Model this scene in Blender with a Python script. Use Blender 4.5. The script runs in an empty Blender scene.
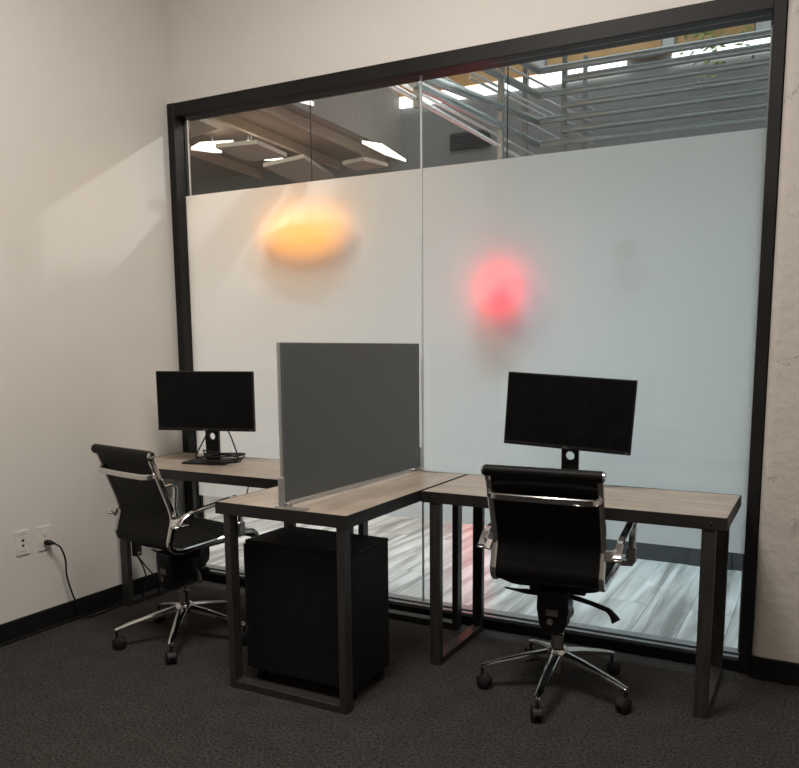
import bpy, bmesh, math, random
from mathutils import Vector, Matrix
PI = math.pi
C = bpy.context.scene.collection
random.seed(7)

# ---------------------------------------------------------------- materials
MATS = {}
def mat(name, col=(0.8, 0.8, 0.8), rough=0.5, metal=0.0, spec=0.5, var=None, scale=20, bump=0.0, bscale=200,
        emit=None, estr=0.0, coord='Object', stretch=(1, 1, 1), vrough=0.0):
    if name in MATS: return MATS[name]
    m = bpy.data.materials.new(name); m.use_nodes = True
    nt = m.node_tree; N = nt.nodes; L = nt.links
    b = N['Principled BSDF']
    b.inputs['Base Color'].default_value = (*col, 1); b.inputs['Roughness'].default_value = rough
    b.inputs['Metallic'].default_value = metal; b.inputs['Specular IOR Level'].default_value = spec
    tc = N.new('ShaderNodeTexCoord'); mp = N.new('ShaderNodeMapping'); mp.inputs['Scale'].default_value = stretch
    L.new(tc.outputs[coord], mp.inputs['Vector'])
    ns = N.new('ShaderNodeTexNoise'); ns.inputs['Scale'].default_value = scale; ns.inputs['Detail'].default_value = 6
    L.new(mp.outputs[0], ns.inputs['Vector'])
    c2 = var if var else tuple(min(1, c * 1.12 + .002) for c in col)
    cr = N.new('ShaderNodeValToRGB'); cr.color_ramp.elements[0].position = .35; cr.color_ramp.elements[1].position = .65
    cr.color_ramp.elements[0].color = (*col, 1); cr.color_ramp.elements[1].color = (*c2, 1)
    L.new(ns.outputs['Fac'], cr.inputs[0]); L.new(cr.outputs[0], b.inputs['Base Color'])
    if bump:
        n2 = N.new('ShaderNodeTexNoise'); n2.inputs['Scale'].default_value = bscale; n2.inputs['Detail'].default_value = 4
        L.new(mp.outputs[0], n2.inputs['Vector'])
        bp = N.new('ShaderNodeBump'); bp.inputs['Strength'].default_value = bump; bp.inputs['Distance'].default_value = .01
        L.new(n2.outputs['Fac'], bp.inputs['Height']); L.new(bp.outputs[0], b.inputs['Normal'])
    if emit:
        b.inputs['Emission Color'].default_value = (*emit, 1); b.inputs['Emission Strength'].default_value = estr
    MATS[name] = m
    return m

def wood_mat(name, c1, c2, ax=0):
    m = bpy.data.materials.new(name); m.use_nodes = True
    nt = m.node_tree; N = nt.nodes; L = nt.links; b = N['Principled BSDF']
    b.inputs['Roughness'].default_value = .34
    tc = N.new('ShaderNodeTexCoord'); mp = N.new('ShaderNodeMapping')
    s = [9, 9, 9]; s[ax] = .9
    mp.inputs['Scale'].default_value = s; L.new(tc.outputs['Object'], mp.inputs['Vector'])
    n = N.new('ShaderNodeTexNoise'); n.inputs['Scale'].default_value = 2.2; n.inputs['Detail'].default_value = 8; n.inputs['Distortion'].default_value = .6
    L.new(mp.outputs[0], n.inputs['Vector'])
    n2 = N.new('ShaderNodeTexNoise'); n2.inputs['Scale'].default_value = 5; n2.inputs['Detail'].default_value = 3
    L.new(tc.outputs['Object'], n2.inputs['Vector'])
    mx = N.new('ShaderNodeMath'); mx.operation = 'ADD'; L.new(n.outputs['Fac'], mx.inputs[0])
    m3 = N.new('ShaderNodeMath'); m3.operation = 'MULTIPLY'; m3.inputs[1].default_value = .6; L.new(n2.outputs['Fac'], m3.inputs[0]); L.new(m3.outputs[0], mx.inputs[1])
    cr = N.new('ShaderNodeValToRGB'); cr.color_ramp.elements[0].position = .6; cr.color_ramp.elements[1].position = 1.0
    cr.color_ramp.elements[0].color = (*c1, 1); cr.color_ramp.elements[1].color = (*c2, 1)
    L.new(mx.outputs[0], cr.inputs[0]); L.new(cr.outputs[0], b.inputs['Base Color'])
    MATS[name] = m
    return m

M_WALL = mat('painted plaster', (.64, .615, .565), .7, var=(.655, .63, .58), scale=3, bump=.03, bscale=60)
M_CEIL = mat('ceiling paint', (.55, .54, .52), .8)
M_BLACKTRIM = mat('black satin trim', (.006, .006, .006), .5, spec=.25)
M_FRAME = mat('black anodised frame', (.008, .0075, .007), .5, spec=.22, var=(.013, .0125, .012), scale=4)
M_SILL = mat('grey aluminium sill', (.20, .20, .20), .4, .5)
M_RIM = mat('black steel rim', (.014, .0125, .012), .42, spec=.35, var=(.02, .018, .016), scale=12)
M_LEG = mat('raw dark steel', (.038, .035, .033), .42, .5, var=(.058, .054, .051), scale=14, stretch=(3, 3, .5))
M_BOLT = mat('dark bolt', (.06, .055, .05), .35, .8)
M_CHROME = mat('polished chrome', (.62, .61, .60), .12, 1.0)
M_CHROME2 = mat('brushed chrome', (.42, .40, .38), .25, 1.0)
M_LEATHER = mat('black leather', (.0028, .0025, .0022), .5, spec=.15, bump=.08, bscale=300)
M_PLASTIC = mat('black plastic', (.004, .004, .004), .45, spec=.25)
M_PLASTIC2 = mat('worn black plastic', (.010, .009, .009), .5, spec=.3)
M_SCREEN = mat('dark screen', (.003, .003, .003), .35, spec=.12)
M_BEZEL = mat('black bezel', (.008, .008, .008), .4, spec=.3)
M_FELT = mat('charcoal panel', (.088, .097, .095), .5, spec=.35, var=(.094, .104, .102), scale=200, bump=.05, bscale=500)
M_ALU = mat('silver aluminium', (.42, .42, .41), .35, .8)
M_PED = mat('black powder coat', (.0035, .0035, .0035), .55, spec=.25)
M_WHITEPL = mat('white plastic', (.62, .59, .54), .35)
M_SLOT = mat('dark slot', (.02, .02, .02), .6)
M_CABLE = mat('black rubber cable', (.008, .008, .008), .5, spec=.3)
M_GREYLABEL = mat('grey label', (.12, .10, .09), .5)
M_LOGO = mat('grey lettering', (.12, .12, .12), .4)

def carpet_mat():
    m = bpy.data.materials.new('charcoal carpet'); m.use_nodes = True
    nt = m.node_tree; N = nt.nodes; L = nt.links; b = N['Principled BSDF']
    b.inputs['Roughness'].default_value = .95; b.inputs['Specular IOR Level'].default_value = .1
    tc = N.new('ShaderNodeTexCoord')
    a = N.new('ShaderNodeTexNoise'); a.inputs['Scale'].default_value = 95; a.inputs['Detail'].default_value = 5; a.inputs['Roughness'].default_value = .8
    c = N.new('ShaderNodeTexNoise'); c.inputs['Scale'].default_value = 9; c.inputs['Detail'].default_value = 5
    L.new(tc.outputs['Object'], a.inputs['Vector']); L.new(tc.outputs['Object'], c.inputs['Vector'])
    r1 = N.new('ShaderNodeValToRGB'); r1.color_ramp.elements[0].position = .36; r1.color_ramp.elements[1].position = .68
    r1.color_ramp.elements[0].color = (.007, .006, .0055, 1); r1.color_ramp.elements[1].color = (.092, .083, .076, 1)
    L.new(a.outputs['Fac'], r1.inputs[0])
    mx = N.new('ShaderNodeMix'); mx.data_type = 'RGBA'; mx.blend_type = 'MULTIPLY'; mx.inputs[0].default_value = .5
    r2 = N.new('ShaderNodeValToRGB'); r2.color_ramp.elements[0].position = .3; r2.color_ramp.elements[1].position = .7
    r2.color_ramp.elements[0].color = (.6, .6, .6, 1)
    L.new(c.outputs['Fac'], r2.inputs[0]); L.new(r1.outputs[0], mx.inputs[6]); L.new(r2.outputs[0], mx.inputs[7])
    L.new(mx.outputs[2], b.inputs['Base Color'])
    bp = N.new('ShaderNodeBump'); bp.inputs['Strength'].default_value = .6; bp.inputs['Distance'].default_value = .006
    L.new(a.outputs['Fac'], bp.inputs['Height']); L.new(bp.outputs[0], b.inputs['Normal'])
    return m

def plank_floor_mat():
    m = bpy.data.materials.new('grey wood-look planks'); m.use_nodes = True
    nt = m.node_tree; N = nt.nodes; L = nt.links; b = N['Principled BSDF']
    tc = N.new('ShaderNodeTexCoord')
    rot = N.new('ShaderNodeMapping'); rot.inputs['Rotation'].default_value = (0, 0, PI / 2); rot.inputs['Location'].default_value = (.1, .045, 0)
    L.new(tc.outputs['Object'], rot.inputs['Vector'])
    br = N.new('ShaderNodeTexBrick'); br.inputs['Scale'].default_value = 1
    br.inputs['Brick Width'].default_value = 1.2; br.inputs['Row Height'].default_value = .2
    br.inputs['Mortar Size'].default_value = .0022; br.inputs['Mortar Smooth'].default_value = .2
    br.inputs['Color1'].default_value = (.0, .0, .0, 1); br.inputs['Color2'].default_value = (1, 1, 1, 1); br.inputs['Mortar'].default_value = (.5, .5, .5, 1)
    br.offset = .37
    L.new(rot.outputs[0], br.inputs['Vector'])
    # plank-wise offset of the grain
    off = N.new('ShaderNodeVectorMath'); off.operation = 'MULTIPLY_ADD'
    off.inputs[1].default_value = (7, 11, 5)
    L.new(br.outputs['Color'], off.inputs[0])
    st = N.new('ShaderNodeMapping'); st.inputs['Scale'].default_value = (10, .8, 1)
    L.new(tc.outputs['Object'], st.inputs['Vector']); L.new(st.outputs[0], off.inputs[2])
    n = N.new('ShaderNodeTexNoise'); n.inputs['Scale'].default_value = 1.5; n.inputs['Detail'].default_value = 8; n.inputs['Distortion'].default_value = .55
    L.new(off.outputs[0], n.inputs['Vector'])
    r = N.new('ShaderNodeValToRGB'); e = r.color_ramp.elements
    e[0].position = .32; e[0].color = (.20, .19, .18, 1); e[1].position = .62; e[1].color = (.56, .555, .54, 1)
    q = e.new(.47); q.color = (.37, .36, .345, 1)
    L.new(n.outputs['Fac'], r.inputs[0])
    mx = N.new('ShaderNodeMix'); mx.data_type = 'RGBA'; L.new(br.outputs['Fac'], mx.inputs[0])
    L.new(r.outputs[0], mx.inputs[6]); mx.inputs[7].default_value = (.13, .12, .11, 1)
    L.new(mx.outputs[2], b.inputs['Base Color'])
    b.inputs['Roughness'].default_value = .33
    return m

def pier_mat():
    m = bpy.data.materials.new('rough painted concrete'); m.use_nodes = True
    nt = m.node_tree; N = nt.nodes; L = nt.links; b = N['Principled BSDF']
    b.inputs['Roughness'].default_value = .75
    tc = N.new('ShaderNodeTexCoord')
    n = N.new('ShaderNodeTexNoise'); n.inputs['Scale'].default_value = 14; n.inputs['Detail'].default_value = 9; n.inputs['Roughness'].default_value = .6
    L.new(tc.outputs['Object'], n.inputs['Vector'])
    v = N.new('ShaderNodeTexVoronoi'); v.feature = 'DISTANCE_TO_EDGE'; v.inputs['Scale'].default_value = 3.2
    wn = N.new('ShaderNodeVectorMath'); wn.operation = 'MULTIPLY_ADD'; wn.inputs[1].default_value = (.45, .45, .45)
    L.new(n.outputs['Color'], wn.inputs[0]); L.new(tc.outputs['Object'], wn.inputs[2]); L.new(wn.outputs[0], v.inputs['Vector'])
    r = N.new('ShaderNodeValToRGB'); r.color_ramp.elements[0].position = 0; r.color_ramp.elements[1].position = .012
    r.color_ramp.elements[0].color = (.55, .55, .55, 1)
    L.new(v.outputs['Distance'], r.inputs[0])
    # cracks only in some places
    n3 = N.new('ShaderNodeTexNoise'); n3.inputs['Scale'].default_value = 2.4; L.new(tc.outputs['Object'], n3.inputs['Vector'])
    r3 = N.new('ShaderNodeValToRGB'); r3.color_ramp.elements[0].position = .5; r3.color_ramp.elements[1].position = .58
    L.new(n3.outputs['Fac'], r3.inputs[0])
    mk = N.new('ShaderNodeMix'); mk.data_type = 'RGBA'; L.new(r3.outputs[0], mk.inputs[0]); mk.inputs[6].default_value = (1, 1, 1, 1); L.new(r.outputs[0], mk.inputs[7])
    mx = N.new('ShaderNodeMix'); mx.data_type = 'RGBA'; mx.blend_type = 'MULTIPLY'; mx.inputs[0].default_value = 1
    mx.inputs[6].default_value = (.52, .48, .43, 1); L.new(mk.outputs[2], mx.inputs[7])
    L.new(mx.outputs[2], b.inputs['Base Color'])
    ad = N.new('ShaderNodeMath'); ad.operation = 'MULTIPLY'; ad.inputs[1].default_value = .6; L.new(n.outputs['Fac'], ad.inputs[0])
    a2 = N.new('ShaderNodeMath'); a2.operation = 'ADD'; L.new(ad.outputs[0], a2.inputs[0]); L.new(mk.outputs[2], a2.inputs[1])
    bp = N.new('ShaderNodeBump'); bp.inputs['Strength'].default_value = .55; bp.inputs['Distance'].default_value = .025
    L.new(a2.outputs[0], bp.inputs['Height']); L.new(bp.outputs[0], b.inputs['Normal'])
    return m

def glass_mat():
    m = bpy.data.materials.new('clear glass'); m.use_nodes = True
    nt = m.node_tree; N = nt.nodes; L = nt.links
    for x in list(N): N.remove(x)
    o = N.new('ShaderNodeOutputMaterial'); t = N.new('ShaderNodeBsdfTransparent'); t.inputs[0].default_value = (.93, .95, .945, 1)
    g = N.new('ShaderNodeBsdfGlossy'); g.inputs['Roughness'].default_value = .02
    f = N.new('ShaderNodeLayerWeight'); f.inputs['Blend'].default_value = .5
    pw = N.new('ShaderNodeMath'); pw.operation = 'POWER'; pw.inputs[1].default_value = 5; L.new(f.outputs['Facing'], pw.inputs[0])
    ma = N.new('ShaderNodeMath'); ma.operation = 'MULTIPLY_ADD'; ma.inputs[1].default_value = .9; ma.inputs[2].default_value = .03; L.new(pw.outputs[0], ma.inputs[0])
    mx = N.new('ShaderNodeMixShader'); L.new(ma.outputs[0], mx.inputs[0]); L.new(t.outputs[0], mx.inputs[1]); L.new(g.outputs[0], mx.inputs[2])
    L.new(mx.outputs[0], o.inputs[0])
    return m

def film_mat():
    m = bpy.data.materials.new('frosted film'); m.use_nodes = True
    nt = m.node_tree; N = nt.nodes; L = nt.links
    for x in list(N): N.remove(x)
    o = N.new('ShaderNodeOutputMaterial')
    t = N.new('ShaderNodeBsdfTranslucent'); t.inputs[0].default_value = (.86, .87, .87, 1)
    d = N.new('ShaderNodeBsdfDiffuse'); d.inputs[0].default_value = (.55, .56, .56, 1)
    # faint darker blotch with a noisy edge in the film colour
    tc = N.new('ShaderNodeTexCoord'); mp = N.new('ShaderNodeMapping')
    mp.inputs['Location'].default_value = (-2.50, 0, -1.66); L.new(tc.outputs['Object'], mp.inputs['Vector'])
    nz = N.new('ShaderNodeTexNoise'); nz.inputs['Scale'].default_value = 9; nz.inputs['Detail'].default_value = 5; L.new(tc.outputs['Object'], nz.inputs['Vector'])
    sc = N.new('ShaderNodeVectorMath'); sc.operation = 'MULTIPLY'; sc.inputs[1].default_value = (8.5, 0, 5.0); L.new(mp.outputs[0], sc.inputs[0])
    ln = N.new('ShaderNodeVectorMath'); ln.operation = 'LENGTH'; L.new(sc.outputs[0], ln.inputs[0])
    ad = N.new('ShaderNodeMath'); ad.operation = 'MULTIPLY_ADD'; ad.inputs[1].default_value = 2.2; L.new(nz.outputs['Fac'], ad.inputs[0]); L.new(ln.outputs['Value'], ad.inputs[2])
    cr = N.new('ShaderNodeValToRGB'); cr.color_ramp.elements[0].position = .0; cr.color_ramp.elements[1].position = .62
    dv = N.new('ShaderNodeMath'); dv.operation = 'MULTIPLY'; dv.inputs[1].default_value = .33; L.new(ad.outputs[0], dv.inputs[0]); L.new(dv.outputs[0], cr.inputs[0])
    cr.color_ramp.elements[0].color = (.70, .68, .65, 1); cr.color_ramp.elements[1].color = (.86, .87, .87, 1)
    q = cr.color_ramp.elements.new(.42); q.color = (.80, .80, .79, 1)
    L.new(cr.outputs[0], t.inputs[0])
    mx = N.new('ShaderNodeMixShader'); mx.inputs[0].default_value = .12
    L.new(t.outputs[0], mx.inputs[1]); L.new(d.outputs[0], mx.inputs[2]); L.new(mx.outputs[0], o.inputs[0])
    return m
M_CARPET, M_PLANK, M_PIER, M_GLASS, M_FILM = carpet_mat(), plank_floor_mat(), pier_mat(), glass_mat(), film_mat()
M_DESKX = wood_mat('desk laminate', (.29, .235, .185), (.45, .375, .30), 0)
M_DESKY = wood_mat('desk laminate lengthwise', (.29, .235, .185), (.45, .375, .30), 1)

# ---------------------------------------------------------------- mesh helpers
def box(bm, x0, y0, z0, x1, y1, z1, bev=0.0, M=None, seg=1):
    r = bmesh.ops.create_cube(bm, size=1)
    vs = r['verts']
    bmesh.ops.scale(bm, vec=(abs(x1 - x0), abs(y1 - y0), abs(z1 - z0)), verts=vs)
    bmesh.ops.translate(bm, vec=((x0 + x1) / 2, (y0 + y1) / 2, (z0 + z1) / 2), verts=vs)
    if bev:
        es = list({e for v in vs for e in v.link_edges})
        rr = bmesh.ops.bevel(bm, geom=es, offset=bev, segments=seg, affect='EDGES', profile=.5)
        vs = list({v for f in rr['faces'] for v in f.verts} | {v for v in vs if v.is_valid})
    if M is not None: bmesh.ops.transform(bm, matrix=M, verts=vs)
    return vs

def spline(pts, n=6):
    P = [Vector(p) for p in pts]
    if len(P) < 3: return P
    out = []
    for i in range(len(P) - 1):
        p0 = P[i - 1] if i else P[0] * 2 - P[1]
        p1, p2 = P[i], P[i + 1]
        p3 = P[i + 2] if i + 2 < len(P) else P[-1] * 2 - P[-2]
        for k in range(n):
            t = k / n
            out.append(.5 * ((2 * p1) + (p2 - p0) * t + (2 * p0 - 5 * p1 + 4 * p2 - p3) * t * t + (3 * p1 - p0 - 3 * p2 + p3) * t ** 3))
    out.append(P[-1])
    return out

def circ(r, n=10): return [(r * math.cos(2 * PI * i / n), r * math.sin(2 * PI * i / n)) for i in range(n)]
def rect(a, b, c=None):
    a /= 2; b /= 2
    c = min(a, b) * .35 if c is None else c
    return [(a, -b + c), (a, b - c), (a - c, b), (-a + c, b), (-a, b - c), (-a, -b + c), (-a + c, -b), (a - c, -b)]

def sweep(bm, pts, sec, side=None, scales=None, closed=False):
    """carry a 2-D section along a path; side fixes the direction of the section's first axis"""
    P = [Vector(p) for p in pts]; n = len(P); rings = []
    prev = None
    for i, p in enumerate(P):
        if closed: t = (P[(i + 1) % n] - P[i - 1]).normalized()
        else: t = (P[min(i + 1, n - 1)] - P[max(i - 1, 0)]).normalized()
        if side is not None: s = Vector(side)
        elif prev is not None: s = prev
        else: s = Vector((0, 0, 1)) if abs(t.z) < .9 else Vector((1, 0, 0))
        s = (s - t * s.dot(t))
        if s.length < 1e-5: s = t.orthogonal()
        s.normalize(); prev = s
        u = t.cross(s)
        k = scales[i] if scales else 1
        rings.append([bm.verts.new(p + s * (a * k) + u * (b * k)) for a, b in sec])
    m = len(sec)
    for i in range(n if closed else n - 1):
        A, B = rings[i], rings[(i + 1) % n]
        for j in range(m): bm.faces.new((A[j], A[(j + 1) % m], B[(j + 1) % m], B[j]))
    if not closed:
        bm.faces.new(rings[0][::-1]); bm.faces.new(rings[-1])
    return rings

def cyl(bm, a, b, r, n=16, r2=None):
    a, b = Vector(a), Vector(b)
    k = (r2 / r) if r2 is not None else 1
    sweep(bm, [a, b], circ(r, n), scales=[1, k])

def lathe(bm, prof, o=(0, 0, 0), n=20, M=None):
    o = Vector(o); R = []
    for r, z in prof:
        R.append([bm.verts.new(o + Vector((r * math.cos(2 * PI * i / n), r * math.sin(2 * PI * i / n), z))) for i in range(n)])
    for A, B in zip(R, R[1:]):
        for j in range(n): bm.faces.new((A[j], A[(j + 1) % n], B[(j + 1) % n], B[j]))
    bm.faces.new(R[0][::-1]); bm.faces.new(R[-1])
    if M is not None: bmesh.ops.transform(bm, matrix=M, verts=[v for r in R for v in r])

def obj(name, bm, m, parent=None, smooth=False):
    bmesh.ops.recalc_face_normals(bm, faces=bm.faces)
    me = bpy.data.meshes.new(name); bm.to_mesh(me); bm.free()
    me.materials.append(m)
    if smooth:
        for p in me.polygons: p.use_smooth = True
        me.set_sharp_from_angle(angle=math.radians(38))
    o = bpy.data.objects.new(name, me); C.objects.link(o)
    if parent: o.parent = parent
    return o

def thing(name, label, cat, loc=(0, 0, 0), rz=0, group=None):
    o = bpy.data.objects.new(name, None); C.objects.link(o)
    o.empty_display_size = .1
    o.location = loc; o.rotation_euler = (0, 0, rz); o['label'] = label; o['category'] = cat
    if group: o['group'] = group
    return o
def tag(o, label, cat, group=None):
    o['label'] = label; o['category'] = cat
    if group: o['group'] = group
    return o
def struct(name, bm, m, parent=None, smooth=False):
    o = obj(name, bm, m, parent, smooth)
    if not parent: o['kind'] = 'structure'
    return o
def B(): return bmesh.new()
def boxes(name, m, parent, L, bev=0.0):
    bm = B()
    for b in L: box(bm, *b, bev=bev)
    return obj(name, bm, m, parent)

# ---------------------------------------------------------------- room shell
W, H = 3.083, 2.655
RX, FY, RZ = 4.9, -6.5, 3.7
bm = B(); box(bm, -.15, FY, -.1, RX, .02, 0); o = struct('floor', bm, M_CARPET); o['label'] = 'charcoal carpet'
bm = B(); box(bm, -.15, FY, 0, 0, .14, RZ); struct('wall_left', bm, M_WALL)
bm = B(); box(bm, 0, 0, H, RX, .14, RZ); box(bm, 3.13, -.0, H - .3, RX, .14, H); struct('wall_back', bm, M_WALL)
bm = B()   # the concrete pier at the right, with a rounded left edge
vs = box(bm, W + .003, -.045, 0, RX, .14, 2.66)
es = [e for e in bm.edges if all(abs(v.co.x - (W + .003)) < 1e-4 and abs(v.co.y + .045) < 1e-4 for v in e.verts)]
bmesh.ops.bevel(bm, geom=es, offset=.035, segments=5, affect='EDGES', profile=.5)
pier = struct('wall_pier', bm, M_PIER)
bm = B(); box(bm, RX, FY, 0, RX + .15, .14, RZ); struct('wall_right', bm, M_WALL)
bm = B(); box(bm, -.15, FY - .15, 0, RX + .15, FY, RZ); struct('wall_front', bm, M_WALL)
bm = B(); box(bm, -.15, FY - .15, RZ, RX + .15, .14, RZ + .1); struct('ceiling', bm, M_CEIL)
bm = B(); box(bm, 0, FY, 0, .012, -.002, .10, bev=.003); box(bm, .0, FY, 0, .02, -.002, .012, bev=.003)
struct('baseboard_left', bm, M_BLACKTRIM)
bm = B()
path = [(3.092, .0, 0), (3.080, -.03, 0), (3.092, -.054, 0), (3.12, -.060, 0), (RX, -.060, 0)]
pp = spline(path[:4], 4) + [Vector(path[4])]
bot = [bm.verts.new((p.x, p.y, 0)) for p in pp]; top = [bm.verts.new((p.x, p.y, .092)) for p in pp]
b2 = [bm.verts.new((p.x + .004, p.y + .014, 0)) for p in pp]; t2 = [bm.verts.new((p.x + .004, p.y + .014, .092)) for p in pp]
for i in range(len(pp) - 1):
    bm.faces.new((bot[i], bot[i + 1], top[i + 1], top[i])); bm.faces.new((b2[i], t2[i], t2[i + 1], b2[i + 1]))
    bm.faces.new((top[i], top[i + 1], t2[i + 1], t2[i])); bm.faces.new((bot[i], b2[i], b2[i + 1], bot[i + 1]))
struct('baseboard_pier', bm, M_BLACKTRIM, smooth=True)

# ---------------------------------------------------------------- the big interior window
win = bpy.data.objects.new('window_1', None); C.objects.link(win); win['kind'] = 'structure'
win['label'] = 'wall-wide black-framed interior window with frosted film'
GY = .034
boxes('window_frame', M_FRAME, win, [
    (0.002, -.022, 0, .050, .070, H), (3.037, -.022, 0, W, .10, H), (.05, -.018, 2.588, 3.037, .10, H),
    (.05, -.010, 0, 3.037, .10, .047)], bev=.002)
boxes('glazing_bead', M_SILL, win, [(.05, .0, .045, 3.037, .026, .056), (.05, .044, .045, 3.037, .098, .060)], bev=.001)
boxes('glazing_bead', M_FRAME, win, [(.05, .050, .06, .056, .070, 2.586)], bev=.001)
boxes('glazing_bead', M_SILL, win, [(3.025, .056, .06, 3.037, .098, 2.586)], bev=.001)
boxes('window_pane', M_GLASS, win, [(.052, GY - .004, .050, 1.531, GY + .004, 2.586)])
boxes('window_pane', M_GLASS, win, [(1.537, GY - .004, .050, 3.036, GY + .004, 2.586)])
m_seam = mat('pale silicone', (.50, .52, .52), .3)
boxes('pane_joint', m_seam, win, [(1.5305, GY - .006, .045, 1.5375, GY + .004, 2.587)])
boxes('frosted_film', M_FILM, win, [(.052, GY + .006, .492, 3.034, GY + .0068, 2.178)])

# ---------------------------------------------------------------- the hall beyond the window
M_HWALL = mat('hall grey wall', (.30, .30, .295), .7)
M_HLOW = mat('hall white wall', (.70, .70, .69), .6)
M_HBASE = mat('hall grey baseboard', (.075, .08, .085), .5)
M_BROWN = mat('brown timber deck', (.26, .19, .145), .7, var=(.33, .25, .195), scale=3, stretch=(1, .2, 1))
M_BEAM = mat('tan beam', (.52, .42, .32), .6)
M_FASCIA = mat('taupe bulkhead', (.30, .265, .24), .7)
M_CLOUD = mat('beige felt panel', (.50, .44, .36), .85)
M_PIPE = mat('grey painted pipe', (.36, .39, .39), .25, .4)
M_PIPEB = mat('pale steel rod', (.85, .88, .88), .3, .3)
M_OSB = mat('orange timber board', (.72, .42, .18), .6, var=(.85, .53, .26), scale=9)
M_LIT = mat('lit diffuser', (.9, .9, .9), .5, emit=(1, .90, .80), estr=1.6)
M_LITW = mat('lit strip window', (.9, .9, .9), .5, emit=(.95, 1, 1), estr=1.8)
bm = B(); box(bm, -9, .10, -.1, 6, 5.1, .05); struct('floor_hall', bm, M_PLANK)
bm = B(); box(bm, -9, 5, .05, 6, 5.15, 4.09); box(bm, -9, 5.02, 4.09, 6, 5.15, 6); struct('wall_hall_back', bm, M_HWALL)
bm = B(); box(bm, 1.32, 1.40, .05, 6, 2.62, 2.44); struct('wall_hall_low', bm, M_HLOW)
bm = B(); box(bm, 2.86, 1.385, .05, 6, 1.40, .165, bev=.002); box(bm, 1.31, 1.385, .05, 2.62, 1.40, .165, bev=.002); box(bm, 2.62, 1.375, .05, 2.86, 1.40, .185, bev=.002)
struct('baseboard_hall', bm, M_HBASE)
bm = B(); box(bm, 6, .10, .05, 6.15, 5.15, 6); struct('wall_hall_right', bm, M_HWALL)
bm = B(); box(bm, -9.15, .10, .05, -9, 5.15, 6); struct('wall_hall_left', bm, M_HWALL)
bm = B(); box(bm, -9, .0, 0, -.15, .14, 6); box(bm, 4.9, 0, 0, 6, .14, 6); box(bm, -.15, .0, 3.8, 4.9, .14, 6); struct('wall_hall_front', bm, M_HWALL)
bm = B(); box(bm, -9, .14, 3.6, -1.42, 5, 3.7); struct('ceiling_hall', bm, M_BROWN)
bm = B(); box(bm, -1.42, .14, 3.6, -1.32, 5, 4.6); struct('trim_bulkhead', bm, M_FASCIA)
bm = B(); box(bm, -9, .14, 6.0, 6, 5.15, 6.1); struct('ceiling_atrium', bm, M_HWALL)

# ---------------------------------------------------------------- desks
def steel_frame(parent, axis, at, a0, a1, z1=.704, rails=True):
    """a closed rectangular steel leg frame: two uprights and a floor bar"""
    w, t = .048, .030
    def bb(p0, p1, z0, zz):
        return (at, p0, z0, at + w, p1, zz) if axis == 'y' else (p0, at, z0, p1, at + w, zz)
    boxes('leg', M_LEG, parent, [bb(a0, a0 + t, 0, z1)], bev=.0015)
    boxes('leg', M_LEG, parent, [bb(a1 - t, a1, 0, z1)], bev=.0015)
    boxes('foot_bar', M_LEG, parent, [bb(a0 + t + .0002, a1 - t - .0002, 0, t)], bev=.0015)

def desk(name, label, x0, y0, x1, y1, m, frames, bolts):
    cx, cy = (x0 + x1) / 2, (y0 + y1) / 2
    t = thing(name, label, 'desk', (cx, cy, 0), 0, 'black-rimmed wood-top desks')
    a, b = x0 - cx, y0 - cy; c, d = x1 - cx, y1 - cy
    e = .005
    boxes('desktop', m, t, [(a + e, b + e, .722, c - e, d - e, .75)])
    boxes('edge_rim', M_RIM, t, [(a, b, .704, c, b + e, .7508), (a, d - e, .704, c, d, .7508), (a, b + e, .704, a + e, d - e, .7508), (c - e, b + e, .704, c, d - e, .7508),
                                 (a + e, b + e, .704, c - e, d - e, .722)], bev=.0008)
    for ax, at, p, q in frames:
        if ax == 'y': steel_frame(t, 'y', at - cx, p - cy, q - cy)
        else: steel_frame(t, 'x', at - cy, p - cx, q - cx)
    for (bx, by, nx, ny) in bolts:
        bm = B(); p = Vector((bx - cx, by - cy, .728)); n = Vector((nx, ny, 0))
        sweep(bm, [p - n * .001, p + n * .002, p + n * .0035], circ(.006, 12), scales=[1, 1, .6])
        obj('bolt', bm, M_BOLT, t, True)
    return t
desk('desk', 'wood-top desk along the window at left, carrying the monitor with coiled cable', .022, -.553, 1.192, -.03, M_DESKX,
     [('y', .055, -.548, -.035), ('y', 1.12, -.548, -.035)], [(.10, -.553, 0, -1)])
desk('desk', 'wood-top desk jutting into the room from the window, topped by the grey divider screen', 1.197, -1.07, 1.803, -.03, M_DESKY,
     [('x', -1.065, 1.232, 1.785), ('x', -.095, 1.232, 1.785)], [(1.803, -1.01, 1, 0)])
desk('desk', 'wood-top desk along the window at right, behind the rear-facing chair', 1.811, -.517, 3.016, -.03, M_DESKX,
     [('y', 1.848, -.512, -.035), ('y', 2.930, -.512, -.035)], [(1.865, -.517, 0, -1), (2.962, -.517, 0, -1)])

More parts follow.
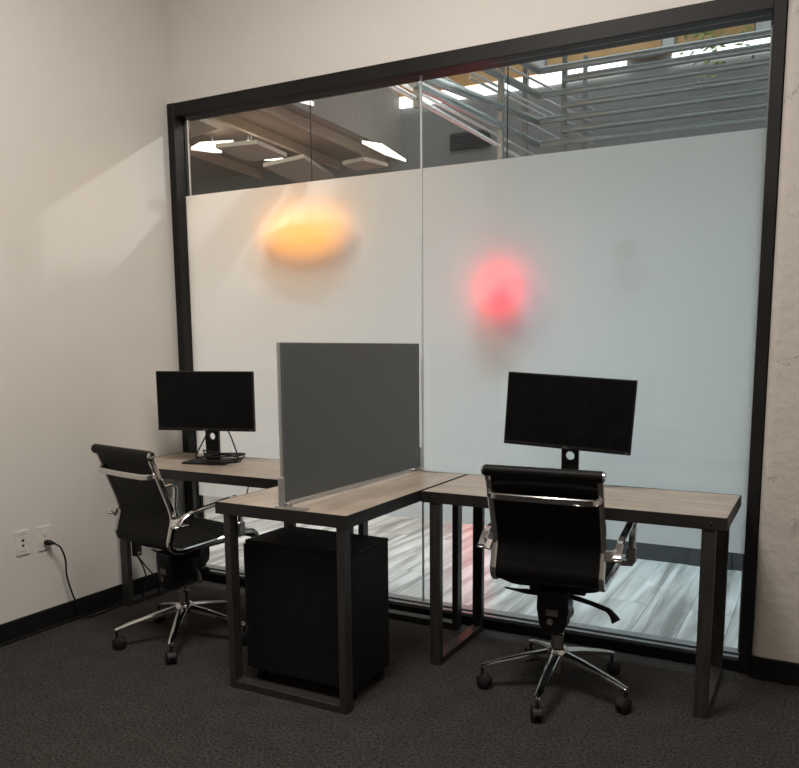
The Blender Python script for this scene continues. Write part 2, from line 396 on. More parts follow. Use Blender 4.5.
# ---------------------------------------------------------------- divider screen
ang = math.atan2(1.010, .042)
t = thing('divider_screen', 'charcoal desk divider screen clamped upright on the middle desk', 'desk divider', (1.502, -1.045, .75), ang - PI / 2)
Lp = 1.012
boxes('screen_panel', M_FELT, t, [(-.009, .012, .020, .009, Lp, .612)], bev=.003)
boxes('edge_strip', M_ALU, t, [(-.010, .006, .10, .004, .0118, .612)], bev=.001)
for y0, s in ((0.0, 1), (Lp - .02, 1)):
    bm = B()
    box(bm, -.012, y0 - .008, .002, .014, y0 + .0055 if y0 == 0 else y0 + .03, .115, bev=.003) if y0 == 0 else box(bm, -.012, y0 + .0205, .002, .014, y0 + .032, .115, bev=.003)
    box(bm, -.012, y0 + .002, .002, .028, y0 + .03, .0195, bev=.003)
    box(bm, -.03, y0 - .01 if y0 == 0 else y0 + .0, .0010, .115, y0 + .018, .0045, bev=.001)
    obj('clamp', bm, M_ALU, t)

# ---------------------------------------------------------------- mobile pedestal
t = thing('mobile_pedestal', 'black mobile pedestal cabinet tucked under the middle desk', 'cabinet', (1.513, -.845, 0))
boxes('cabinet_body', M_PED, t, [(-.248, -.136, .055, .25, .136, .572)], bev=.002)
boxes('cabinet_top', M_PED, t, [(-.25, -.138, .573, .252, .138, .588)], bev=.003)
for z0, z1 in ((.06, .225), (.229, .398), (.402, .570)):
    dr = boxes('drawer', M_PED, t, [(-.262, -.134, z0, -.249, .134, z1)], bev=.002)
    boxes('handle', M_PLASTIC, dr, [(-.270, -.05, z1 - .03, -.2625, .05, z1 - .02)], bev=.001)
for sx in (-.21, .22):
    for sy in (-.10, .10):
        bm = B(); cyl(bm, (sx - .011, sy, .021), (sx + .011, sy, .021), .021, 18); box(bm, sx - .016, sy - .012, .030, sx + .016, sy + .012, .0545, bev=.003)
        obj('caster', bm, M_PLASTIC, t, True)

# ---------------------------------------------------------------- monitors
def monitor(label, loc, yaw, roll, zc, tilt=0):
    t = thing('computer_monitor', label, 'monitor', loc, yaw, 'computer monitors on the desks')
    w, h = .266, .153
    S = Matrix.Translation((0, -.075, zc)) @ Matrix.Rotation(roll, 4, 'Y') @ Matrix.Rotation(tilt, 4, 'X')
    def part(name, m, L, bev=0, parent=None):
        bm = B()
        for b in L: box(bm, *b, bev=bev)
        bmesh.ops.transform(bm, matrix=S, verts=bm.verts)
        return obj(name, bm, m, parent or t)
    hs = part('display_housing', M_BEZEL, [(-w, 0, -h, w, .022, h), (-.15, .021, -.10, .15, .045, .09)], .003)
    part('screen', M_SCREEN, [(-w + .006, -.0012, -h + .016, w - .006, .0005, h - .006)])
    part('bezel', M_BEZEL, [(-w + .001, -.002, -h + .001, w - .001, .0, -h + .0155)], .0005)
    cu = bpy.data.curves.new('logo', 'FONT'); cu.body = 'DELL'; cu.size = .0125; cu.align_x = 'CENTER'; cu.align_y = 'CENTER'; cu.extrude = .0003
    tmp = bpy.data.objects.new('tmp', cu)
    me = bpy.data.meshes.new_from_object(tmp); bpy.data.objects.remove(tmp)
    me.materials.append(M_LOGO)
    lo = bpy.data.objects.new('logo', me); C.objects.link(lo); lo.parent = t
    me.transform(S @ Matrix.Translation((0, -.0025, -h + .008)) @ Matrix.Rotation(PI / 2, 4, 'X'))
    part('power_light', M_LOGO, [(w - .02, -.003, -h + .005, w - .012, -.002, -h + .010)])
    # stand neck with a round cable hole
    bm = B(); hw, r, n = .036, .019, 24
    z0, z1, zh = .012, zc + .02, zc - h - .035
    fr = []
    for yy in (-.012, .010):
        ring = [bm.verts.new((r * math.cos(2 * PI * i / n), yy, zh + r * math.sin(2 * PI * i / n))) for i in range(n)]
        out = []
        for i in range(n):
            a = 2 * PI * i / n; cx, cz = math.cos(a), math.sin(a)
            k = min(hw / max(abs(cx), 1e-6), hw / max(abs(cz), 1e-6))
            out.append(bm.verts.new((cx * k, yy, zh + cz * k)))
        for i in range(n): bm.faces.new((ring[i], ring[(i + 1) % n], out[(i + 1) % n], out[i]))
        fr.append((ring, out))
    for i in range(n):
        bm.faces.new((fr[0][0][i], fr[0][0][(i + 1) % n], fr[1][0][(i + 1) % n], fr[1][0][i]))
        bm.faces.new((fr[0][1][i], fr[0][1][(i + 1) % n], fr[1][1][(i + 1) % n], fr[1][1][i]))
    box(bm, -hw, -.012, z0, hw, .010, zh - hw, bev=.001); box(bm, -hw, -.012, zh + hw, hw, .010, z1, bev=.001)
    obj('stand_neck', bm, M_PLASTIC, t)
    bm = B(); box(bm, -.02, .009, zc - .03, .02, .03, zc + .03); bmesh.ops.translate(bm, vec=(0, -.06, 0), verts=bm.verts)
    obj('mount', bm, M_PLASTIC, t)
    bm = B(); box(bm, -.12, -.12, .001, .12, .065, .011, bev=.004, seg=2)
    obj('stand_base', bm, M_PLASTIC2, t)
    return t
monitor('black computer monitor on left desk, standing upright beside a coil of cable', (.430, -.235, .7505), math.radians(16), 0, .322)
monitor('black computer monitor tilted clockwise on the right desk, above the near chair', (2.335, -.140, .7505), math.radians(7), math.radians(3.4), .322)

# ---------------------------------------------------------------- chairs
def chair(label, loc, rz, base0):
    t = thing('office_chair', label, 'chair', loc, rz, 'black ribbed office chairs')
    prof = [(-.262, .900), (-.236, .83), (-.203, .74), (-.178, .67), (-.170, .62), (-.184, .56), (-.192, .525), (-.182, .496),
            (-.148, .482), (-.09, .483), (.02, .490), (.15, .500), (.225, .502), (.260, .487), (.270, .462)]
    P = spline([(0, a, b) for a, b in prof], 6)
    ns = [i for i in range(len(P))]
    # side rails
    for s in (-1, 1):
        bm = B(); sweep(bm, [p + Vector((s * .202, 0, 0)) for p in P], rect(.022, .024, .005), side=(1, 0, 0))
        obj('side_frame', bm, M_CHROME2 if False else M_CHROME, t, True)
    # padded sling: backrest and seat
    bend = 8 * 6
    def sling(name, i0, i1, ribs):
        bm = B(); rows = []
        pts = P[i0:i1 + 1]
        # resample finely
        Q = []
        for a, b in zip(pts, pts[1:]):
            for k in range(4): Q.append(a.lerp(b, k / 4))
        Q.append(pts[-1])
        ln = [0]
        for a, b in zip(Q, Q[1:]): ln.append(ln[-1] + (b - a).length)
        xs = [-.197, -.193, -.15, -.05, .05, .15, .193, .197]
        for i, q in enumerate(Q):
            tg = (Q[min(i + 1, len(Q) - 1)] - Q[max(i - 1, 0)]).normalized()
            nrm = Vector((1, 0, 0)).cross(tg)
            rip = abs(math.sin(PI * ln[i] / .030)) ** .5
            for_ = []
            for x in xs:
                e = 0 if abs(x) > .194 else 1
                for_.append(bm.verts.new(q + Vector((x, 0, 0)) + nrm * (.002 + e * (.004 + .006 * rip))))
            bk = [bm.verts.new(q + Vector((x, 0, 0)) - nrm * .007) for x in xs]
            rows.append((for_, bk))
        for (f0, b0), (f1, b1) in zip(rows, rows[1:]):
            for j in range(len(xs) - 1):
                bm.faces.new((f0[j], f0[j + 1], f1[j + 1], f1[j])); bm.faces.new((b0[j], b1[j], b1[j + 1], b0[j + 1]))
            bm.faces.new((f0[0], f1[0], b1[0], b0[0])); bm.faces.new((f0[-1], b0[-1], b1[-1], f1[-1]))
        for f, b in (rows[0], rows[-1]):
            for j in range(len(xs) - 1): bm.faces.new((f[j], b[j], b[j + 1], f[j + 1]))
        return obj(name, bm, M_LEATHER, t, True)
    sling('backrest', 0, bend, 1)
    sling('seat', bend + 0, len(P) - 1, 1)
    # rolled head bar with chrome end caps
    top = P[0] + Vector((0, -.004, .006))
    bm = B(); sweep(bm, [top + Vector((x, 0, 0)) for x in (-.213, -.21, .21, .213)], circ(.021, 18), scales=[.85, 1, 1, .85]); obj('top_roll', bm, M_LEATHER, t, True)
    for s in (-1, 1):
        bm = B(); sweep(bm, [top + Vector((s * x, 0, 0)) for x in (.2135, .219, .221)], circ(.018, 16), scales=[1, 1, .8]); obj('end_cap', bm, M_CHROME, t, True)
    # carry handle across the back
    h = Vector((0, -.232, .815))
    bm = B()
    pts = spline([h + Vector(v) for v in ((-.203, 0, .012), (-.200, -.022, .004), (-.175, -.040, 0), (-.10, -.046, 0), (0, -.048, 0), (.10, -.046, 0), (.175, -.040, 0), (.200, -.022, .004), (.203, 0, .012))], 5)
    sweep(bm, pts, rect(.024, .013, .004), side=(0, 0, 1)); obj('back_handle', bm, M_CHROME, t, True)
    # arm loops
    for s in (-1, 1):
        bm = B()
        X = s * .252
        pts = spline([(X, -.155, .630), (X, -.10, .652), (X, .0, .668), (X, .09, .682), (X, .132, .682), (X, .148, .664), (X, .143, .60), (X, .135, .525)], 6)
        sweep(bm, pts, rect(.028, .014, .004), side=(1, 0, 0)); a = obj('armrest', bm, M_CHROME, t, True)
        bm = B()
        sweep(bm, [(s * .212, -.185, .610), (s * .235, -.178, .612), (X, -.165, .618)], rect(.040, .012, .003), side=(0, .5, .9))
        box(bm, X - .016, -.205, .597, X + .016, -.135, .607, bev=.003)
        sweep(bm, [(X, -.180, .606), (X, -.160, .630), (X, -.135, .645)], rect(.032, .012, .004), side=(1, 0, 0), scales=[1.1, .9, 1])
        obj('arm_bracket', bm, M_CHROME, a, True)
        bm = B(); box(bm, min(s * .208, s * .262), .115, .500, max(s * .208, s * .262), .155, .520, bev=.004); box(bm, X - .018, .118, .512, X + .018, .154, .570, bev=.004)
        obj('arm_bracket', bm, M_CHROME2, a)
    # under-seat cross braces and tilt mechanism
    bm = B()
    for s in (-1, 1):
        sweep(bm, spline([(s * .198, -.12, .478), (s * .14, -.10, .455), (s * .07, -.06, .445), (0, -.03, .440)], 4), rect(.022, .018), side=(0, 0, 1))
        sweep(bm, spline([(s * .198, .14, .490), (s * .13, .11, .462), (s * .07, .06, .445), (0, .02, .440)], 4), rect(.022, .018), side=(0, 0, 1))
    obj('seat_support', bm, M_PLASTIC, t, True)
    bm = B()
    sec = [(-.058, .43), (.058, .43), (.062, .36), (.050, .29), (.028, .262), (-.028, .262), (-.050, .29), (-.062, .36)]
    ring = lambda y, k, dz: [bm.verts.new((x * k, y, .43 + (z - .43) * (k if dz else 1))) for x, z in sec]
    R = [ring(-.10, .82, 1), ring(-.09, 1, 1), ring(-.02, 1, 1), ring(.10, .62, 1), ring(.13, .5, 1)]
    for A_, B_ in zip(R, R[1:]):
        for j in range(8): bm.faces.new((A_[j], A_[(j + 1) % 8], B_[(j + 1) % 8], B_[j]))
    bm.faces.new(R[0][::-1]); bm.faces.new(R[-1])
    cyl(bm, (0, .045, .30), (0, .125, .285), .034, 16); box(bm, -.11, -.03, .405, .11, .03, .445, bev=.004)
    mech = obj('tilt_mechanism', bm, M_PLASTIC, t, True)
    boxes('label', M_GREYLABEL, mech, [(-.022, -.1025, .335, .024, -.1005, .360)], bev=.0005)
    bm = B(); cyl(bm, (-.006, -.100, .312), (-.006, -.104, .312), .012, 16); obj('emblem', bm, M_GREYLABEL, mech, True)
    bm = B()
    sweep(bm, spline([(.05, -.02, .395), (.12, -.03, .385), (.175, -.05, .378), (.205, -.06, .372), (.226, -.07, .355), (.238, -.075, .338)], 5), rect(.024, .011, .004), side=(0, 0, 1),
          scales=[.8 + .9 * max(0, (i - 13) / 12) for i in range(26)]); obj('tilt_lever', bm, M_PLASTIC, t, True)
    bm = B()
    sweep(bm, [(-.05, .0, .385), (-.13, -.01, .390), (-.16, -.015, .392), (-.205, -.018, .397), (-.215, -.018, .398)], circ(.011, 10), scales=[1, 1, .6, .4, .2]); obj('height_lever', bm, M_PLASTIC, t, True)
    # gas column
    bm = B(); lathe(bm, [(.020, .255), (.020, .235), (.026, .232), (.026, .165), (.0265, .16), (.024, .16), (.024, .075), (.020, .07)][::-1]); obj('gas_column', bm, M_CHROME2, t, True)
    bm = B(); lathe(bm, [(.034, .125), (.042, .13), (.043, .165), (.036, .178), (.0275, .182)]); obj('base_hub', bm, M_CHROME, t, True)
    for k in range(5):
        a = math.radians(base0 + 72 * k) - rz
        d = Vector((math.cos(a), math.sin(a), 0)); r = .295
        bm = B()
        pts = [d * .030 + Vector((0, 0, .152)), d * .12 + Vector((0, 0, .135)), d * .24 + Vector((0, 0, .105)), d * (r - .004) + Vector((0, 0, .090)), d * (r + .006) + Vector((0, 0, .088))]
        sweep(bm, pts, [(x, y * 1.35) for x, y in rect(.026, .026, .007)], side=(0, 0, 1), scales=[1.25, 1.08, .85, .72, .55])
        leg = obj('base_arm', bm, M_CHROME, t, True)
        bm = B()
        cyl(bm, d * r + Vector((0, 0, .086)), d * r + Vector((0, 0, .052)), .007, 12)
        wd = Vector((math.cos(a + 1.1 + k * .9), math.sin(a + 1.1 + k * .9), 0)); c = d * r + Vector((0, 0, .027)) + wd.orthogonal().normalized() * 0
        off = Vector((-wd.y, wd.x, 0)) * .010
        for s in (-1, 1):
            sweep(bm, [c + off + wd * (s * x) for x in (.003, .006, .017, .021)], circ(.027, 18), scales=[.9, 1, 1, .8])
        sweep(bm, [c + off * 1 + wd * x for x in (-.0045, .0045)], circ(.020, 14))
        # rounded hood
        hp = [c + off + Vector((0, 0, 0)) + (off.normalized() * math.cos(q) + Vector((0, 0, 1)) * math.sin(q)) * .029 for q in [math.radians(v) for v in range(15, 170, 15)]]
        sweep(bm, hp, rect(.034, .004, .001), side=wd)
        obj('caster', bm, M_PLASTIC2, leg, True)
    return t
chair('black ribbed office chair with chrome arms at left desk, near the wall outlets', (.697, -.757, 0), math.radians(-11), 231)
chair('black ribbed office chair with chrome arms at right desk, back to the viewer', (2.412, -.514, 0), math.radians(3), 202)

# ---------------------------------------------------------------- wall plates, plug and cables
def plate(name, label, yc, zc, kind):
    t = thing(name, label, 'wall outlet' if kind == 'power' else 'wall plate', (0, yc, zc))
    bm = B(); box(bm, 0, -.035, -.058, .006, .035, .058, bev=.0025, seg=2); obj('cover_plate', bm, M_WHITEPL, t)
    if kind == 'power':
        boxes('socket', M_WHITEPL, t, [(.006, -.017, -.034, .0085, .017, .034)], bev=.001)
        bm = B()
        box(bm, .0086, -.008, .014, .0092, -.006, .022); box(bm, .0086, .006, .014, .0092, .008, .022)
        cyl(bm, (.0086, 0, .009), (.0092, 0, .009), .0025, 10); obj('slot', bm, M_SLOT, t)
    else:
        bm = B()
        for z in (.011, -.013): box(bm, .0061, -.006, z - .005, .0068, .006, z + .005, bev=.001)
        obj('jack', bm, M_SLOT, t)
        # rows of small printed marks above and below the jacks
        for z in (.040, -.040):
            boxes('printed_mark', mat('faded print', (.33, .30, .27), .5), t, [(.0061, -.016 + k * .007, z - .003, .0064, -.012 + k * .007, z + .003) for k in range(5)])
    for z in (.049, -.049) if kind != 'power' else (0.0,):
        pass
    return t
plate('data_plate', 'white data wall plate with two small jacks, left of the outlet', -1.052, .449, 'data')
plate('power_outlet', 'white electrical outlet with a black plug in its lower socket', -.941, .446, 'power')

def cable(name, label, pts, r=.004, n=8, cat='cable', extra=None, group=None):
    bm = B(); sweep(bm, spline(pts, n), circ(r, 8))
    if extra: extra(bm)
    o = obj(name, bm, M_CABLE, None, True)
    tag(o, label, cat, group)
    return o
t = thing('power_cable', 'black power cord plugged into wall outlet, trailing along the baseboard', 'cable', (.010, -.935, .42))
def rel(L, o=(.010, -.935, .42)): return [Vector(p) - Vector(o) for p in L]
bm = B(); sweep(bm, rel([(.0100, -.937, .425), (.014, -.937, .425), (.032, -.932, .425), (.045, -.926, .423), (.052, -.92, .420)]), circ(.012, 12), scales=[1, 1.15, 1.1, .7, .45]); obj('plug', bm, M_PLASTIC, t, True)
bm = B(); sweep(bm, spline(rel([(.050, -.921, .421), (.064, -.900, .395), (.062, -.878, .33), (.050, -.868, .25), (.052, -.845, .15), (.050, -.81, .06), (.056, -.78, .012), (.062, -.68, .006), (.050, -.60, .006), (.046, -.50, .006), (.036, -.36, .006), (.034, -.22, .006), (.036, -.08, .006)]), 8), circ(.0042, 8))
obj('cord', bm, M_CABLE, t, True)

# power adapter under the left desk, by its front leg
t = thing('power_adapter', 'black power adapter with looping cords under the left desk, beside the front leg', 'power adapter', (.117, -.494, .31))
boxes('adapter_body', M_PLASTIC, t, [(-.018, -.021, -.045, .018, .021, .045)], bev=.005)
boxes('label', M_GREYLABEL, t, [(.0182, -.014, -.032, .0188, .014, -.022)])
for name, L in (('cord', [(0, 0, .045), (.0, .02, .15), (-.01, .05, .392)]),
                ('cord', [(0, 0, -.044), (.01, .05, -.12), (.02, .10, -.19), (.01, .13, -.25), (-.02, .11, -.303), (-.05, .04, -.303), (-.06, .08, -.303)]),
                ('cord', [(.0, .0, -.044), (.01, .03, -.12), (.0, .05, -.20), (-.02, .04, -.28), (-.04, .08, -.304), (-.05, .14, -.304)])):
    bm = B(); sweep(bm, spline(L, 7), circ(.004, 8)); obj(name, bm, M_CABLE, t, True)

# coil of monitor cable on the left desk
cx, cy, z0 = .535, -.285, .765
pts = [(.445, -.270, .93), (.42, -.30, .86), (.40, -.33, .79)]
random.seed(3)
turns = 4
for i in range(turns * 10 + 4):
    a = math.radians(200 + i * 36); k = i // 10
    rr = 1 + .16 * math.sin(k * 2.1 + a * .5) + random.uniform(-.05, .05)
    pts.append((cx + .120 * rr * math.cos(a) + .004 * k, cy + .066 * rr * math.sin(a) - .004 * k, .7685 + .008 * k + .011 * (1 + math.sin(a * .9 + k * 1.7))))
pts += [(.60, -.25, .79), (.56, -.23, .86), (.52, -.22, .92)]
cable('monitor_cable', 'black monitor cable coiled on left desk over the stand base', pts, .0038, 5)
cable('hanging_cable', 'thin black cable dangling between the left and middle desks', [(.745, -.33, .7015), (.735, -.325, .66), (.71, -.32, .60), (.695, -.32, .56), (.69, -.32, .52)], .003, 6)

# ---------------------------------------------------------------- pipes, panels and lights of the hall
t = thing('pipe_railing', 'grey pipe railing of stacked horizontal bars seen above the frosted film', 'railing', (1.40, 2.5, 2.44))
O = Vector((1.40, 2.5, 2.44))
longz = [3.389, 3.215, 3.031, 2.863]
ends = [(2.0, 3.33), (1.10, 3.06), (.62, 2.80), (.50, 2.735)]
for z, (ye, ze) in zip(longz, ends):
    bm = B(); cyl(bm, Vector((1.24, 2.5, z)) - O, Vector((5.9, 2.5, z - .012)) - O, .026, 12); obj('rail', bm, M_PIPE, t, True)
    bm = B(); cyl(bm, Vector((1.24, 2.5, z)) - O, Vector((1.24, ye, ze)) - O, .026, 12); obj('rail', bm, M_PIPE, t, True)
for z in (3.302, 3.120, 2.945):
    bm = B(); cyl(bm, Vector((1.43, 2.5, z)) - O, Vector((5.9, 2.5, z - .012)) - O, .026, 12); obj('rail', bm, M_PIPE, t, True)
bm = B(); cyl(bm, Vector((1.24, .12, 2.66)) - O, Vector((1.24, 2.45, 2.70)) - O, .008, 12); obj('rail', bm, M_PIPEB, t, True)
for x, y, z0, z1 in ((1.43, 2.53, 2.44, 3.6), (1.24, 1.75, 2.60, 3.55), (1.24, .55, 2.62, 3.2)):
    bm = B(); box(bm, x - .018, y - .018, z0, x + .018, y + .018, z1, bev=.002); bmesh.ops.translate(bm, vec=-O, verts=bm.verts); obj('post', bm, M_PIPE, t)

t = thing('pipe_lattice', 'pale steel rods of the rear lattice running behind the pipe railing', 'railing', (1.0, 3, 0.05))
O = Vector((1.0, 3, 0.05))
RODS = [((1.0, 0.631, 2.802), (1.0, 2.735, 2.84)), ((1.0, 0.78, 2.853), (1.0, 3.163, 2.937)), ((1.0, 1.293, 3.042), (1.0, 3.797, 3.218)), ((1.0, 2.355, 3.431), (1.0, 4.25, 3.676)), ((1.0, 1.775, 3.203), (1.0, 3.979, 3.419)), ((1.0, 1.775, 3.167), (1.0, 3.378, 3.313)), ((1.0, 3.318, 3.447), (1.0, 4.162, 3.536)), ((1.0, 3.933, 3.636), (1.0, 4.283, 3.681)), ((1.0, 4.556, 3.721), (1.0, 4.962, 3.774)), ((1.0, 3.941, 3.524), (1.0, 4.748, 3.617)), ((1.0, 3.948, 3.42), (1.0, 5.655, 3.606)), ((1.0, 4.206, 3.384), (1.0, 4.957, 3.431)), ((1.0, 5.215, 3.661), (1.0, 6.679, 3.812)), ((1.0, 4.933, 3.673), (1.0, 5.686, 3.721))]
for a, b in RODS:
    if b[1] > 4.9:
        q = (4.9 - a[1]) / (b[1] - a[1]); b = tuple(u + (v - u) * q for u, v in zip(a, b))
    if a[1] > 4.8: continue
    bm = B(); cyl(bm, Vector(a) - O, Vector(b) - O, .010, 10); obj('rod', bm, M_PIPEB, t, True)
bm = B(); box(bm, .96, 4.60, .05, 1.0, 4.64, 4.2); box(bm, .96, 2.9, .05, 1.0, 2.94, 4.2); bmesh.ops.translate(bm, vec=-O, verts=bm.verts); obj('post', bm, M_PIPE, t)

tag(boxes('timber_panel', M_OSB, None, [(-1.32, 4.94, 4.22, 6, 4.99, 5.6)]), 'orange timber panel high on the far wall, above the white strip window', 'wall panel')
st = boxes('strip_window', M_LITW, None, [(-1.32, 4.95, 4.10, 1.3, 4.985, 4.215)]); tag(st, 'long bright strip window under the orange timber panel, left part', 'window')
st = boxes('strip_window', M_LITW, None, [(1.75, 4.95, 4.10, 5.9, 4.985, 4.215)]); tag(st, 'bright strip window under orange panel, right part partly behind leaves', 'window')
for x, w, lb in ((.30, .17, 'white framed box on the orange panel, left one near the railing post'), (1.65, .14, 'white framed box on the orange panel, middle one'), (2.50, .16, 'white box at right end of the orange panel beside the window frame')):
    t = thing('wall_box', lb, 'box', (x, 4.93, 4.23))
    boxes('box_frame', M_PIPE, t, [(0, -.03, 0, w, .008, .26)], bev=.004); boxes('box_door', M_HLOW, t, [(.015, -.034, .03, w - .015, -.0302, .24)], bev=.002)

# vent in the far wall
t = thing('wall_vent', 'dark slatted vent in the grey wall below the pipes', 'vent', (-.66, 4.98, 3.50))
boxes('vent_frame', M_HBASE, t, [(-.02, -.01, .06, .47, .012, .24)]); boxes('slat', M_HBASE, t, [(0, -.02, .072 + k * .032, .45, -.0102, .09 + k * .032) for k in range(5)])
# tan beams below the brown ceiling
for (p, q, lb) in (((-2.00, 1.9), (-2.17, 4.95), 'thin tan beam under the brown ceiling, left one, above the hanging panels'), ((-1.43, 1.4), (-1.53, 4.95), 'thin tan beam under the brown ceiling, nearest the taupe bulkhead'), ((-3.1, 1.9), (-3.35, 4.95), 'thin tan beam under brown ceiling, farthest left')):
    bm = B(); sweep(bm, [(p[0], p[1], 3.55), (q[0], q[1], 3.55)], rect(.10, .045, .004), side=(0, 0, 1)); tag(obj('ceiling_beam', bm, M_BEAM), lb, 'beam', 'tan ceiling beams')

def poly_slab(bm, pts, z, th):
    lo = [bm.verts.new((x, y, z)) for x, y in pts]; hi = [bm.verts.new((x, y, z + th)) for x, y in pts]
    bm.faces.new(lo); bm.faces.new(hi[::-1])
    for i in range(len(pts)): bm.faces.new((lo[i], lo[(i + 1) % len(pts)], hi[(i + 1) % len(pts)], hi[i]))
CL = [([(-2.225, 2.848), (-1.764, 2.913), (-1.823, 3.461), (-2.239, 3.443), (-2.313, 3.356)], 'beige hanging panel seen above the film at left, below the lit spot'), ([(-2.331, 3.703), (-1.692, 3.576), (-1.953, 4.516), (-2.514, 4.602)], 'beige hanging panel just above the orange glow'), ([(-1.783, 2.043), (-1.694, 2.022), (-1.739, 2.344), (-2.174, 2.461)], 'beige hanging panel in the upper left corner of the window'), ([(-1.508, 4.019), (-1.199, 3.95), (-1.111, 4.311), (-1.543, 4.323)], 'small beige hanging panel right of the ceiling beams')]
for pts, lb in CL:
    bm = B(); poly_slab(bm, pts, 3.30, .04)
    o = tag(obj('acoustic_panel', bm, M_CLOUD), lb, 'acoustic panel', 'beige panels hung from the ceiling')
    # suspension wires
    cxm = sum(p[0] for p in pts) / len(pts); cym = sum(p[1] for p in pts) / len(pts)
    bm = B(); cyl(bm, (cxm, cym, 3.339), (cxm, cym, 3.60), .004, 6); obj('hanger', bm, M_ALU, o, True)
LT = [([(-2.792, 3.109), (-2.564, 2.999), (-2.208, 3.093), (-2.492, 3.147), (-2.591, 3.353), (-2.666, 3.315)], 'white lit ceiling panel at far left, partly behind hanging panel'), ([(-1.061, 3.7), (-0.94, 3.894), (-1.043, 4.596), (-1.092, 4.215)], 'slanting white lit ceiling panel left of the glass joint'), ([(-2.408, 3.82), (-2.203, 3.822), (-2.24, 3.958)], 'small lit sliver right of the bright round lamp'), ([(-0.851, 2.273), (-0.763, 2.378), (-0.774, 2.465)], 'small lit sliver under the top frame beside the bulkhead'), ([(-2.161, 3.19), (-2.074, 3.163), (-2.07, 3.236), (-2.193, 3.369), (-2.274, 3.402), (-2.267, 3.331)], 'bright round lamp at the hanging panel edge')]
for pts, lb in LT:
    t = tag(obj('ceiling_light', (lambda b: (poly_slab(b, pts, 3.40, .03), b)[1])(B()), M_LIT), lb, 'ceiling light', 'lit panels under the hall ceiling')
    cxm = sum(p[0] for p in pts) / len(pts); cym = sum(p[1] for p in pts) / len(pts)
    bm = B(); cyl(bm, (cxm, cym, 3.429), (cxm, cym, 3.60), .005, 6); obj('hanger', bm, M_ALU, t, True)

# coloured lamps shaped to glow through the film; the red one is added
def lantern(label, x, y, z, col, power, rad, topz):
    t = thing('film_glow_lamp', label, 'lamp', (x, y, z))
    bm = B(); bmesh.ops.create_uvsphere(bm, u_segments=28, v_segments=16, radius=1); bmesh.ops.scale(bm, vec=rad, verts=bm.verts)
    obj('lamp_shade', bm, mat('glow ' + label[:12], tuple(c * .5 for c in col), .5, emit=col, estr=power), t, True)
    bm = B(); lathe(bm, [(.014, rad[2] * .9), (.014, rad[2] + .03), (.005, rad[2] + .04)]); obj('lamp_socket', bm, M_PLASTIC, t, True)
    bm = B(); cyl(bm, (0, 0, rad[2] + .039), (0, 0, topz - z), .003, 6); obj('cord', bm, M_CABLE, t, True)
    return t
lantern('orange glowing lantern blurred behind the frosted film, left pane', 0.841, .128, 1.938, (1.0, .36, .05), 3.2, (.28, .055, .115), 3.8)
lantern('red glowing lantern blurred behind the frosted film, right pane', 1.926, .128, 1.606, (1.0, .06, .09), 3.4, (.12, .055, .13), 3.8)
t = thing('neon_sign', 'red glowing sign on the far wall, seen as a red reflection on the plank floor', 'sign', (-.23, 4.96, 1.25))
boxes('sign_back', M_PLASTIC, t, [(-.30, 0, -.35, .30, .03, .35)], bev=.01)
boxes('neon_panel', mat('red neon', (.5, .05, .05), .5, emit=(1, .08, .10), estr=9), t, [(-.26, -.015, -.31, .26, -.0005, .31)], bev=.006)

# foliage hanging by the far wall
M_LEAF = mat('green leaf', (.22, .33, .08), .5, var=(.42, .50, .22), scale=3)
t = thing('hanging_plant', 'trailing green plant hanging before the far wall at upper right', 'plant', (2.2, 4.6, 4.5))
random.seed(11)
bm = B(); bs = B()
for s in range(6):
    x0, y0 = random.uniform(-.35, .35), random.uniform(-.1, .2); z = .3
    pth = []
    drop = random.uniform(.3, .95)
    for k in range(7):
        pth.append(Vector((x0 + .05 * math.sin(k * 1.7 + s), y0 + .03 * math.cos(k + s), z - drop * k / 6)))
    sweep(bs, pth, circ(.004, 6))
    for k in range(48):
        p = pth[random.randrange(7)] + Vector((random.uniform(-.09, .09), random.uniform(-.07, .07), random.uniform(-.06, .06)))
        d = Vector((random.uniform(-1, 1), random.uniform(-1, 1), random.uniform(-.8, .5))).normalized(); sd = d.orthogonal().normalized(); l = random.uniform(.05, .10)
        q = [p, p + d * l * .5 + sd * l * .28, p + d * l, p + d * l * .5 - sd * l * .28]
        nn = d.cross(sd) * .002
        A_ = [bm.verts.new(v + nn) for v in q]; B_ = [bm.verts.new(v - nn) for v in q]
        bm.faces.new(A_); bm.faces.new(B_[::-1])
        for i in range(4): bm.faces.new((A_[i], B_[i], B_[(i + 1) % 4], A_[(i + 1) % 4]))
lf = obj('leaf', bm, M_LEAF, t); lf['kind'] = 'stuff'
obj('stem', bs, M_LEAF, t)

# ---------------------------------------------------------------- lights
def area(name, loc, target, size, power, col, size_y=None, spread=None):
    l = bpy.data.lights.new(name, 'AREA'); l.energy = power; l.color = col; l.size = size
    if size_y: l.shape = 'RECTANGLE'; l.size_y = size_y
    if spread: l.spread = math.radians(spread)
    o = bpy.data.objects.new(name, l); C.objects.link(o); o.location = loc
    d = Vector(target) - Vector(loc); o.rotation_euler = d.to_track_quat('-Z', 'Y').to_euler()
    return o
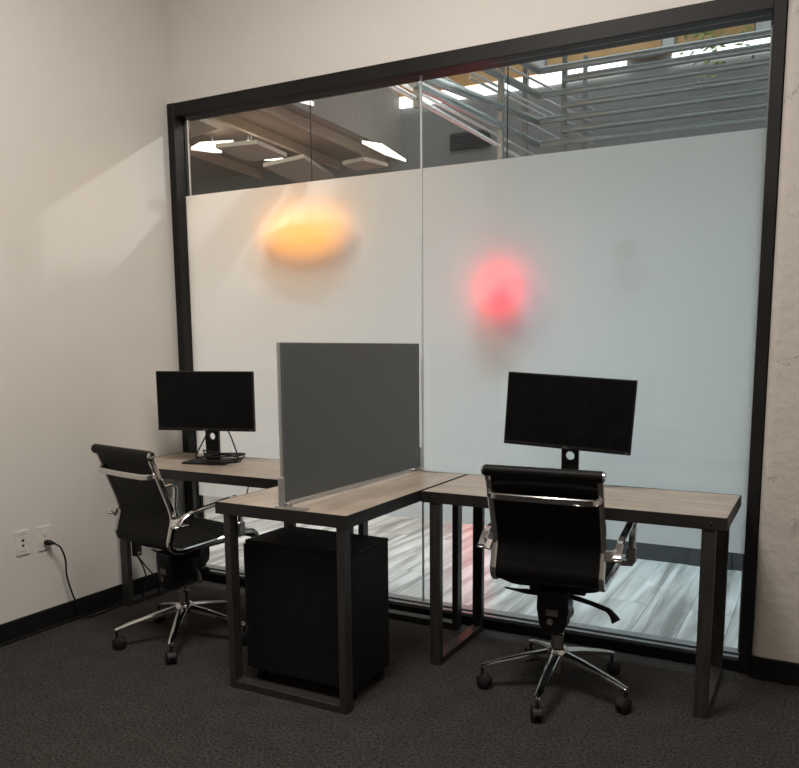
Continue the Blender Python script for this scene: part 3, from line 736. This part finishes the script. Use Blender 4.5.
# hall: skylight and passage fills are unseen lamps added to light the film
area('hall_fill_top', (2.2, 3.2, 5.95), (2.2, 3.2, 0), 6, 100, (.84, .95, 1.0), 3.2)
area('passage_fill_cool', (2.2, 1.10, 3.9), (2.2, 1.05, 0), 2.2, 26, (.66, .89, 1.0), .3, 62)
area('passage_fill_left', (.0, 1.10, 3.9), (.0, 1.05, 0), 1.8, 22, (.95, .97, .97), .3, 62)
area('passage_fill_warm', (.2, 1.5, 3.2), (.3, .3, 1.6), .8, 33, (1.0, .68, .43), .8)
area('hall_light_left', (-3.5, 2.5, 3.5), (-3.5, 2.5, 0), 4, 50, (1.0, .93, .86), 3)
# the small hall lamp that throws the band of light onto the left wall
sl = bpy.data.lights.new('hall_spot', 'SPOT'); sl.energy = 85; sl.color = (1.0, .95, .96); sl.spot_size = math.radians(36); sl.spot_blend = .6; sl.shadow_soft_size = .03
so = bpy.data.objects.new('hall_spot', sl); C.objects.link(so); so.location = (1.9, 1.36, 3.43)
so.rotation_euler = (Vector((0, -.55, 2.02)) - Vector((1.9, 1.36, 3.43))).to_track_quat('-Z', 'Y').to_euler()
# our room: warm ceiling lamps
area('room_lamp_a', (1.9, -2.1, 3.66), (1.7, -2.0, 0), 1.1, 92, (1.0, .93, .87), .9)
area('room_lamp_b', (3.5, -2.1, 3.66), (3.4, -2.0, 0), .9, 24, (1.0, .93, .87), .9)

w = bpy.data.worlds.new('World'); bpy.context.scene.world = w; w.use_nodes = True
w.node_tree.nodes['Background'].inputs[0].default_value = (.5, .55, .6, 1); w.node_tree.nodes['Background'].inputs[1].default_value = .2

# ---------------------------------------------------------------- camera
cam = bpy.data.cameras.new('camera'); co = bpy.data.objects.new('camera', cam); C.objects.link(co)
ya, pi_, ro = math.radians(-26.5952), math.radians(-7.8736), math.radians(-.1139)
f = Vector((math.sin(ya) * math.cos(pi_), math.cos(ya) * math.cos(pi_), math.sin(pi_)))
rt = Vector((math.cos(ya), -math.sin(ya), 0)); up = rt.cross(f)
rt, up = rt * math.cos(ro) + up * math.sin(ro), -rt * math.sin(ro) + up * math.cos(ro)
co.matrix_world = Matrix(((rt.x, up.x, -f.x, 3.2908), (rt.y, up.y, -f.y, -3.3337), (rt.z, up.z, -f.z, 1.3392), (0, 0, 0, 1)))
cam.sensor_width = 36; cam.lens = 775.9878 / 799 * 36
cam.shift_x = (399.5 - 435.7455) / 799; cam.shift_y = (455.5967 - 384) / 799
bpy.context.scene.camera = co
vs = bpy.context.scene.view_settings
vs.view_transform = 'Standard'; vs.look = 'None'; vs.gamma = 1; vs.use_curve_mapping = False; vs.exposure = 0
